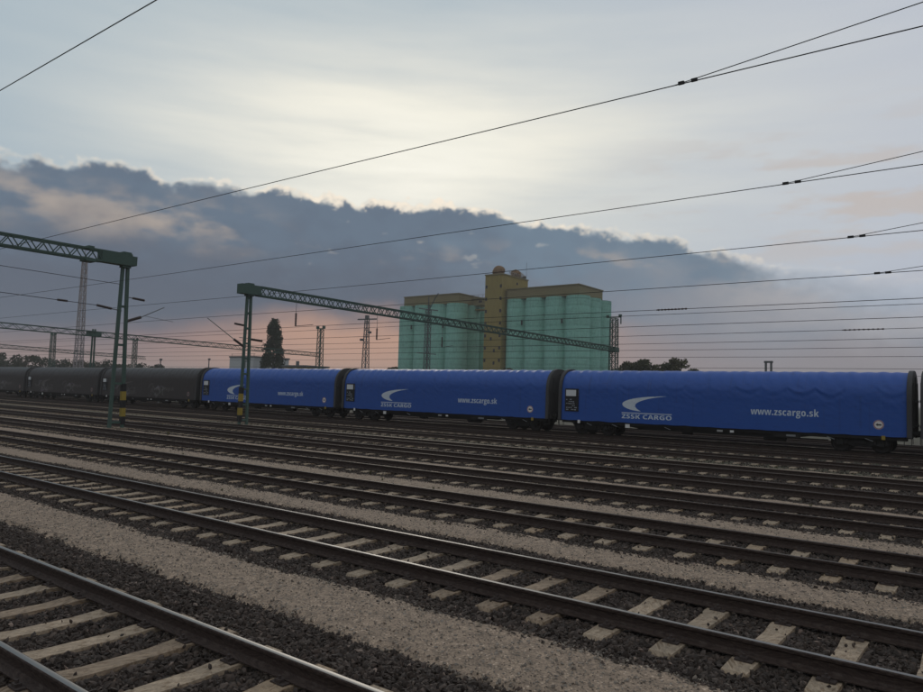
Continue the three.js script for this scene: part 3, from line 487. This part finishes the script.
// far portals
function farPortal(label, d0, s0, d1, s1, y, posts, towers, hh) {
  const base = P(d0, 0, s0), t = thing('catenary_portal', label, 'portal', base, 'overhead line portals'), q = (d, yy) => P(d, yy, mix(s0, s1, (d - d0) / (d1 - d0))).sub(base);
  truss(t, q(d0, y), q(d1, y), hh, .5, 1.6, false);
  for (const d of posts) { const g = new THREE.Group(); g.name = 'mast'; t.add(g); for (const k of [-1, 1]) { const f = q(d, -.3), h = q(d, y + hh + .3); add('leg', bar(f.clone().add(V(0, 0, k * .22)), h.add(V(0, 0, k * .14)), .16, .16), M.steel, g); } const hcap = q(d, y + .3); add('mast_cap', box(.5, .55, 1.7, hcap.x, hcap.y, hcap.z), M.steel, g); }
  for (const [d, h] of towers) { const g = new THREE.Group(); g.name = 'lattice_tower'; t.add(g); const c = q(d, 0); lattice(g, c, -.3, h, .52, .36, M.steel, .95); add('tower_head', [box(1.9, .15, .15, c.x, h + .1, c.z), box(.4, .5, .4, c.x - .8, h + .3, c.z), box(.4, .5, .4, c.x + .8, h + .3, c.z)], M.steel, g); }
}
farPortal('far portal behind the left mast, long thin beam ending at a lattice tower', 12, 86, 86, 98, 8.0, [43], [[86, 12.9]], .6);
farPortal('farthest and faintest portal beam, low at the left behind the other portals', 40, 146, 92, 168, 8.2, [], [[66, 11.6], [88.5, 12.4]], .65);

/* ---------- overhead wires ---------- */
const WIRES = [[3.52, 6.12, .010, 'wire over the nearest track, cutting across the top left corner of the sky'], [8.37, 6.20, .0115, 'contact wire over the second track, from the upper right corner down to the left portal'], [12.91, 6.05, .0125, 'contact wire over the third track, crossing in front of the cloud bank'], [17.42, 6.0, .014, 'contact wire over the fourth track, passing just above the silos'], [21.9, 5.92, .016, 'contact wire over the fifth track, crossing the top of the silo tubes'], [26.4, 5.76, .018, 'contact wire over the sixth track with a long insulator right of the silos'], [26.9, 5.62, .015, 'lower companion of the insulated wire over the sixth track'], [32.0, 5.72, .02, 'contact wire over the seventh track, low in the sky at the right'], [36.9, 5.75, .02, 'contact wire over the track before the wagons'], [41.7, 5.72, .021, 'contact wire running above the wagon roofs'], [46.6, 5.65, .022, 'contact wire over the first track behind the wagons'], [51.2, 5.4, .022, 'contact wire over the second track behind the wagons'], [60, 5.0, .024, 'faint wire far behind the wagons, third from the lowest'], [72, 4.9, .026, 'faint wire far behind the wagons, just over the roofs']];
WIRES.forEach(([d, y, r, label], k) => {
  const base = P(d, y, 0), t = thing('contact_wire', label, 'wire', base, 'overhead contact wires'), q = (yy, s, dd = 0) => V(-s, yy - y, -dd);
  const pts = []; for (let s = -14; s <= 240; s += s < 60 ? 6 : 30) pts.push(q(y + .03 * Math.sin(s * .11 + k), s, .06 * Math.sin(s * .079 + k * 2)));
  const gs = []; for (let i = 1; i < pts.length; i++) gs.push(rod(pts[i - 1], pts[i], r * .62, 5));
  add('conductor', gs, M.wire, t);
  const yAt = s => y + .03 * Math.sin(s * .11 + k), zAt = s => .06 * Math.sin(s * .079 + k * 2);
  const J = [null, [3.3, .092], [3.15, .10], [2.9, .115], [3.0, .10], null][k];
  if (J) {
    const a = q(yAt(J[0]), J[0], zAt(J[0])), b = q(yAt(J[0]) + J[1] * (J[0] + 12), -12, 0); add('bridle_wire', rod(a, b, r * .52, 5), M.wire, t);
    for (const o of [0, .13 * (1 + k * .25)]) { const s = J[0] - .10 - o, p = q(yAt(s) + .012, s, zAt(s)); add('clamp', box(.05 + k * .022, .03 + k * .007, .03, p.x, p.y, p.z), M.black, t); }
  }
  if (k === 5) insulator(q(yAt(10.9), 10.9, zAt(10.9)), q(yAt(9.7), 9.7, zAt(9.7)), .034, t);
  if (k === 8) insulator(q(yAt(6.3), 6.3, zAt(6.3)), q(yAt(4.6), 4.6, zAt(4.6)), .036, t);
});

/* ---------- grain silo ---------- */
const siloTube = (r, h) => {                      // cast in lifts: a shallow groove every 2.1 m
  const pts = []; for (let y = 0; y < h - .3; y += 2.1) { const e = Math.min(h, y + 2.1); pts.push(new THREE.Vector2(r, y), new THREE.Vector2(r, e - .20), new THREE.Vector2(r - .09, e - .17), new THREE.Vector2(r - .09, e - .03)); } pts.push(new THREE.Vector2(r, h), new THREE.Vector2(.01, h));
  const g = new THREE.LatheGeometry(pts, 40), uv = g.attributes.uv, p = g.attributes.position; for (let i = 0; i < p.count; i++) uv.setXY(i, uv.getX(i) * 2, p.getY(i) / 14); return g;
};
const SH = 34.3 + .3, tubeGeo = siloTube(3.86, SH);
function silo(label, sR, nx, nz, dF, par) {
  const base = P(dF, -.3, sR), t = thing('silo_block', label, 'silo', base, 'grain silo blocks');
  for (let j = 0; j < nz; j++) for (let i = 0; i < nx; i++) { const o = add('silo_tube', tubeGeo, M.silo, t); o.position.set(-(i + .5) * 7.6, 0, -(j + .5) * 7.5); o.rotation.y = i * 1.3 + j * 2.1; }
  const fill = []; for (let i = 1; i < nx; i++) fill.push(box(2.6, SH - .4, 1.2, -i * 7.6, SH / 2 - .2, -2.9)); for (let j = 1; j < nz; j++) fill.push(box(1.2, SH - .4, 2.6, -2.9, SH / 2 - .2, -j * 7.5)); add('infill_wall', fill, M.silo, t);
  const [x0, x1, z0, z1] = par, w = x1 - x0, dz = z1 - z0; const rf = add('roof_gallery', [box(w, 3.35, dz, (x0 + x1) / 2, SH + 1.67, -(z0 + z1) / 2)], M.taupe, t); add('roof_cornice', [box(w + .5, .3, dz + .5, (x0 + x1) / 2, SH + 3.45, -(z0 + z1) / 2)], M.taupe, rf);
  for (let i = 0; i < nx; i++) if (i % 2) add('wall_hatch', box(.5, 1.5, .2, -(i + .08) * 7.6, SH - 8, -1.2), M.glass, t);
  return t;
}
silo('right block of pale green silo tubes below the brown roof gallery', 106.6, 4, 3, 200, [-29.5, -2.2, 1.0, 17.5]);
silo('left block of pale green silo tubes, left of the ochre tower', 155.6, 4, 3, 200, [-27.4, -1.3, 1.2, 18]);
{
  const base = P(199.2, -.3, 140.4), t = thing('elevator_tower', 'ochre elevator tower between the two silo blocks, two round drums on top', 'tower', base);
  const H = 43;
  add('wall', box(7.1, H, 16, 0, H / 2, -8), M.ochre, t); add('roof_slab', box(7.5, .4, 16.4, 0, H + .22, -8), M.taupe, t);
  for (let i = 0; i < 9; i++) for (const x of [-3.0, 3.0]) { const y = 5.5 + i * 4.2; add('window', box(.75, 1.1, .14, x, y, .02), M.glass, t); }
  for (const [x, y] of [[0.8, 13], [0.8, 17.2], [.7, 9], [-.6, 21.2]]) add('window', box(.7, 1.1, .14, x, y, .02), M.glass, t);
  for (const y of [36, 38.5, 41]) add('window', box(.14, .8, .8, 3.58, y, -9), M.glass, t);
  const drumG = () => new THREE.LatheGeometry([[0, -1.9], [.9, -1.8], [2.1, -.9], [2.35, -.1], [2.1, .7], [1.3, 1.5], [.5, 1.85], [0, 1.9]].map(([x, y]) => new THREE.Vector2(x, y)), 8).toNonIndexed();
  const facet = g => { g.computeVertexNormals(); return g; };
  const d1 = add('roof_drum', facet(drumG()), M.drum, t); d1.position.set(-.6, H + 2.0, -3.6); d1.rotation.set(.25, .4, .2);
  const d2 = add('roof_drum', facet(drumG()), M.drum, t); d2.position.set(.7, H + 1.7, -12.6); d2.rotation.set(-.5, .8, -.6);
  const d3 = add('drum_outlet', new THREE.CylinderGeometry(1.3, 1.5, 2.6, 14), M.galv, t); d3.position.set(2.0, H + 1.2, -13.6); d3.rotation.z = .8;
  const rl = []; for (let i = 0; i < 5; i++) rl.push(rod(V(3.3, H + .3, -4.5 - i * 1.4), V(3.3, H + 1.6, -4.5 - i * 1.4), .06), rod(V(3.3, H + 1.6, -4.5 - i * 1.4), V(3.3, H + .4, -5.9 - i * 1.4), .05)); rl.push(rod(V(3.3, H + 1.6, -4.5), V(3.3, H + 1.6, -11.5), .06), rod(V(3.2, H, -15.4), V(3.2, H + 6.5, -15.4), .06)); add('roof_railing', rl, M.galv, t);
  const br = add('conveyor_bridge', [box(16, 2.4, 3.4, -11, SH + 1.1, -12), box(15.6, .25, 3.9, -11, SH + 2.45, -12), box(16, .5, 3.0, -11, SH - 1.6, -12)], M.taupe, t);
  const rr2 = []; for (let i = 0; i < 8; i++) rr2.push(rod(V(-4 - i * 2, SH + 2.5, -10.4), V(-4 - i * 2, SH + 3.8, -10.4), .06)); rr2.push(rod(V(-3.6, SH + 3.8, -10.4), V(-18.6, SH + 3.8, -10.4), .06)); add('bridge_railing', rr2, M.galv, br);
  for (const x of [-6, -9, -13]) add('bridge_window', box(1.4, .8, .1, x, SH + 1.3, -10.26), M.glass, br);
}

/* ---------- masts beyond the wagons ---------- */
{
  const t = thing('telecom_mast', 'tall slender pale lattice mast far behind the left portal', 'mast', P(100.2, -.3, 220.6)); const o = V(0, 0, 0);
  lattice(t, o, 0, 39.5, 1.05, .5, M.paleMast, 2.6); add('antenna', [box(.5, 3.2, .5, -1.4, 33, 0), box(.4, 2.6, .4, 1.2, 38, 0), box(.12, 3, .12, 0, 40.6, 0)], M.paleMast, t); add('platform', box(3.2, .3, 3.2, 0, 39.6, 0), M.greySteel, t);
  const f = thing('floodlight_mast', 'lattice floodlight mast with a wide cross bar, left of the silos', 'mast', P(85.3, -.3, 85.8));
  lattice(f, o, 0, 14.4, .55, .24, M.greySteel, 1.1); add('cross_bar', bar(V(2.2, 14.4, 0), V(-2.2, 14.5, 0), .16, .2), M.greySteel, f); add('mast_head', box(.5, .6, .5, 0, 14.8, 0), M.greySteel, f); for (const x of [-.9, .9]) add('floodlight', box(.5, .35, .4, x, 11 + (x > 0 ? 1.2 : 0), .2), M.greySteel, f);
  const m = thing('lattice_mast', 'thin lattice mast with branching arms in front of the left silo block', 'mast', P(66.9, -.3, 56.8));
  lattice(m, o, 0, 12.6, .30, .24, M.greySteel, .8); add('arm', [bar(V(-1.5, 12.9, 0), V(1.5, 12.5, 0), .12), bar(V(.0, 12.5, 0), V(1.1, 14.2, 0), .08), bar(V(1.1, 14.2, 0), V(1.5, 14.6, 0), .08), bar(V(0, 12.6, 0), V(0, 14.3, 0), .08), bar(V(-1.6, 7.4, 0), V(1.4, 7.2, 0), .1)], M.greySteel, m);
  const p = thing('post', 'short dark twin post poking over the nearest blue wagon', 'post', P(84.1, -.3, 21.7)); add('upright', bar(V(-.28, 0, 0), V(-.28, 7.0, 0), .2), M.greySteel, p); add('upright', bar(V(.28, 0, 0), V(.28, 7.0, 0), .2), M.greySteel, p); add('cap', box(.9, .22, .3, 0, 7.1, 0), M.greySteel, p);
  for (const [d, s, h, lb] of [[48.6, 85, 5.6, 'thin lamp post just right of the left mast, behind the wagons'], [60, 92, 6.3, 'thin lamp post between the two green portal masts, left one'], [64, 89, 6.2, 'thin lamp post between the two green portal masts, right one']]) { const q = thing('lamp_post', lb, 'lamp post', P(d, -.3, s), 'small lamp posts behind the wagons'); add('pole', new THREE.CylinderGeometry(.07, .1, h, 8).translate(0, h / 2, 0), M.greySteel, q); add('lamp_head', box(.3, .22, .22, .05, h + .08, 0), M.greySteel, q); }
}

/* ---------- far buildings ---------- */
{
  const t = thing('shed', 'pale windowless box building behind the middle mast, left of the poplar', 'building', P(127, -.3, 168)); 
  add('wall', box(11, 10.6, 12, -2, 5.3, 0), M.pale, t); add('roof', box(11.4, .35, 12.4, -2, 10.8, 0), M.greySteel, t); add('roof_rail', [box(11, .08, .08, -2, 11.6, 5.6), box(.08, .8, .08, 3, 11.3, 5.6), box(.08, .8, .08, -7, 11.3, 5.6)], M.greySteel, t); add('door', box(3, 3.6, .1, -1, 1.8, 6.02), M.greySteel, t);
  const b = thing('low_building', 'low flat roofed building just showing over the third wagon, right of the poplar', 'building', P(99, -.3, 117)); add('wall', box(7.2, 6.9, 6, 0, 3.45, 0), M.taupe, b); add('roof', box(7.6, .3, 6.4, 0, 7.1, 0), M.greySteel, b); add('chimney', box(.5, 1.1, .5, -2.6, 7.7, 0), M.greySteel, b); add('window', box(1.2, 1.2, .1, -1.5, 4.5, 3.02), M.glass, b); add('window', box(1.2, 1.2, .1, 1.5, 4.5, 3.02), M.glass, b);
}

/* ---------- trees ---------- */
function leafMass(fill, n, size, shape) {         // leaf sprays spread through clumps; shape(rnd) gives a point and a size factor
  const pos = [], nor = [], uv = [], idx = [];
  for (let i = 0; i < n; i++) {
    const p = shape(), a = rr(0, 6.28), b = rr(-1, 1), w = size * rr(.6, 1.3), q = new THREE.Quaternion().setFromEuler(new THREE.Euler(b, a, rr(-1, 1)));
    const k = pos.length / 3; for (const [x, y, z] of [[0, -.5, 0], [.42, .05, .12], [0, .6, 0], [-.42, .05, .12]]) { const v = V(x * w, y * w, z * w).applyQuaternion(q).add(p); pos.push(v.x, v.y, v.z); uv.push(x + .5, y + .5); }
    idx.push(k, k + 1, k + 2, k, k + 2, k + 3);
  }
  const g = new THREE.BufferGeometry(); g.setAttribute('position', new THREE.Float32BufferAttribute(pos, 3)); g.setAttribute('uv', new THREE.Float32BufferAttribute(uv, 2)); g.setIndex(idx); g.computeVertexNormals(); return g;
}
function broadTree(label, d, s, h, w, m, group) {
  h *= 1.09;
  const t = thing('broadleaf_tree', label, 'tree', P(d, -.3, s), group);
  const limbs = [new THREE.CylinderGeometry(h * .018, h * .03, h * .55, 8).translate(0, h * .27, 0)], cl = [];
  for (let i = 0; i < 11; i++) { const a = rr(0, 6.28), r = w * .5 * Math.sqrt(rnd()) * .8, y = h * rr(.42, .9), f = 1 - Math.pow(Math.abs(y / h - .58) / .5, 2) * .5; const c = V(Math.cos(a) * r * f, y, Math.sin(a) * r * f); cl.push([c, w * rr(.14, .24)]); limbs.push(rod(V(0, h * rr(.25, .5), 0), c, h * .008, 5)); }
  cl.push([V(0, h * .86, 0), w * .16]);
  add('trunk', limbs, M.bark, t);
  add('crown', leafMass(0, 1500, h * .045, () => { const [c, r] = cl[Math.floor(rnd() * cl.length)]; const v = V(rr(-1, 1), rr(-1, 1), rr(-1, 1)).normalize().multiplyScalar(r * Math.pow(rnd(), .4)); v.y *= .8; return v.add(c); }), m, t);
}
{
  const t = thing('poplar_tree', 'tall dark narrow poplar behind the leftmost blue wagon', 'tree', P(120, -.3, 155));
  const limbs = [new THREE.CylinderGeometry(.08, .38, 18, 8).translate(0, 9, 0)]; for (let i = 0; i < 26; i++) { const y = 2 + i * .6, a = i * 2.4, r = 2.2; limbs.push(rod(V(0, y, 0), V(Math.cos(a) * r * .7, y + 2.6, Math.sin(a) * r * .7), .06, 5)); }
  add('trunk', limbs, M.bark, t);
  const cl = []; for (let i = 0; i < 150; i++) { const u = rnd(), y = 1.8 + u * 18, pr = 3.9 * Math.pow(1 - Math.pow(Math.max(0, u - .12) / .9, 1.9), .75) * sm(-.15, .2, u), a = rr(0, 6.28), r = pr * Math.sqrt(rr(.2, 1)) * .82; cl.push([V(Math.cos(a) * r, y, Math.sin(a) * r), rr(.55, 1.0)]); } cl.push([V(0, 20, 0), .4], [V(.2, 19.3, 0), .6]);
  add('crown', leafMass(0, 9500, .44, () => { const [c, r] = cl[Math.floor(rnd() * cl.length)]; const v = V(rr(-1, 1), rr(-1, 1), rr(-1, 1)).normalize().multiplyScalar(r * Math.pow(rnd(), .4)); v.y *= 1.5; return v.add(c); }), M.leafA, t);
}
[[97, 284, 12, 13], [100, 277, 11, 12], [103, 272, 10.6, 12], [106, 268, 10.4, 11], [109, 263, 9.9, 11], [113, 258, 9.6, 11], [116, 254, 9.3, 10], [119, 250, 8.9, 10], [121, 246, 9.2, 9], [123, 241, 8.4, 9], [127, 236, 8.9, 8], [128, 226, 8.6, 7]].forEach(([d, s, h, w], i) => broadTree(['leftmost and tallest tree of the far hedge at the left edge', 'second tree from the left edge in the far hedge', 'third tree from the left edge in the far hedge', 'fourth tree from the left edge in the far hedge', 'far hedge tree just left of the telecom mast', 'far hedge tree beside the telecom mast foot', 'far hedge tree just right of the telecom mast', 'far hedge tree left of the short far mast', 'far hedge tree behind the short far mast', 'far hedge tree just left of the left portal mast', 'far hedge tree behind the left portal mast', 'small far tree just right of the left portal mast'][i], d, s, h, w, i % 3 ? M.leafA : M.leafB, 'far hedge trees at the left'));
[[139, 66, 8.2, 6], [140.5, 63.5, 9.8, 6], [141.5, 61.6, 10.4, 6.4], [143, 59, 9.6, 6.4], [144.5, 57.5, 9.4, 5], [146, 55.8, 10.5, 6.5], [147.5, 53.6, 8.7, 4.5]].forEach(([d, s, h, w], i) => broadTree(['small tree at the foot of the lattice tower right of the silos', 'second tree right of the lattice tower, behind the near wagon', 'tallest tree of the clump right of the lattice tower', 'low tree right of the tallest in the clump by the silos', 'lowest tree in the gap between the two clumps', 'round tree standing apart at the right of the clump', 'rightmost small bushy tree of the clump by the silos'][i], d, s, h, w, i % 2 ? M.leafC : M.leafB, 'trees right of the silos'));
broadTree('low bush top before the ochre tower foot', 150, 100, 9.0, 6, M.leafC);
broadTree('small bush top just left of the middle blue wagon', 88, 82, 6.6, 2.2, M.leafC);

/* ---------- render ---------- */
const renderer = new THREE.WebGLRenderer({ antialias: true });
renderer.setSize(1024, 768); renderer.shadowMap.enabled = true;
renderer.toneMapping = THREE.LinearToneMapping; renderer.toneMappingExposure = EXPOSURE;
renderer.render(scene, camera);
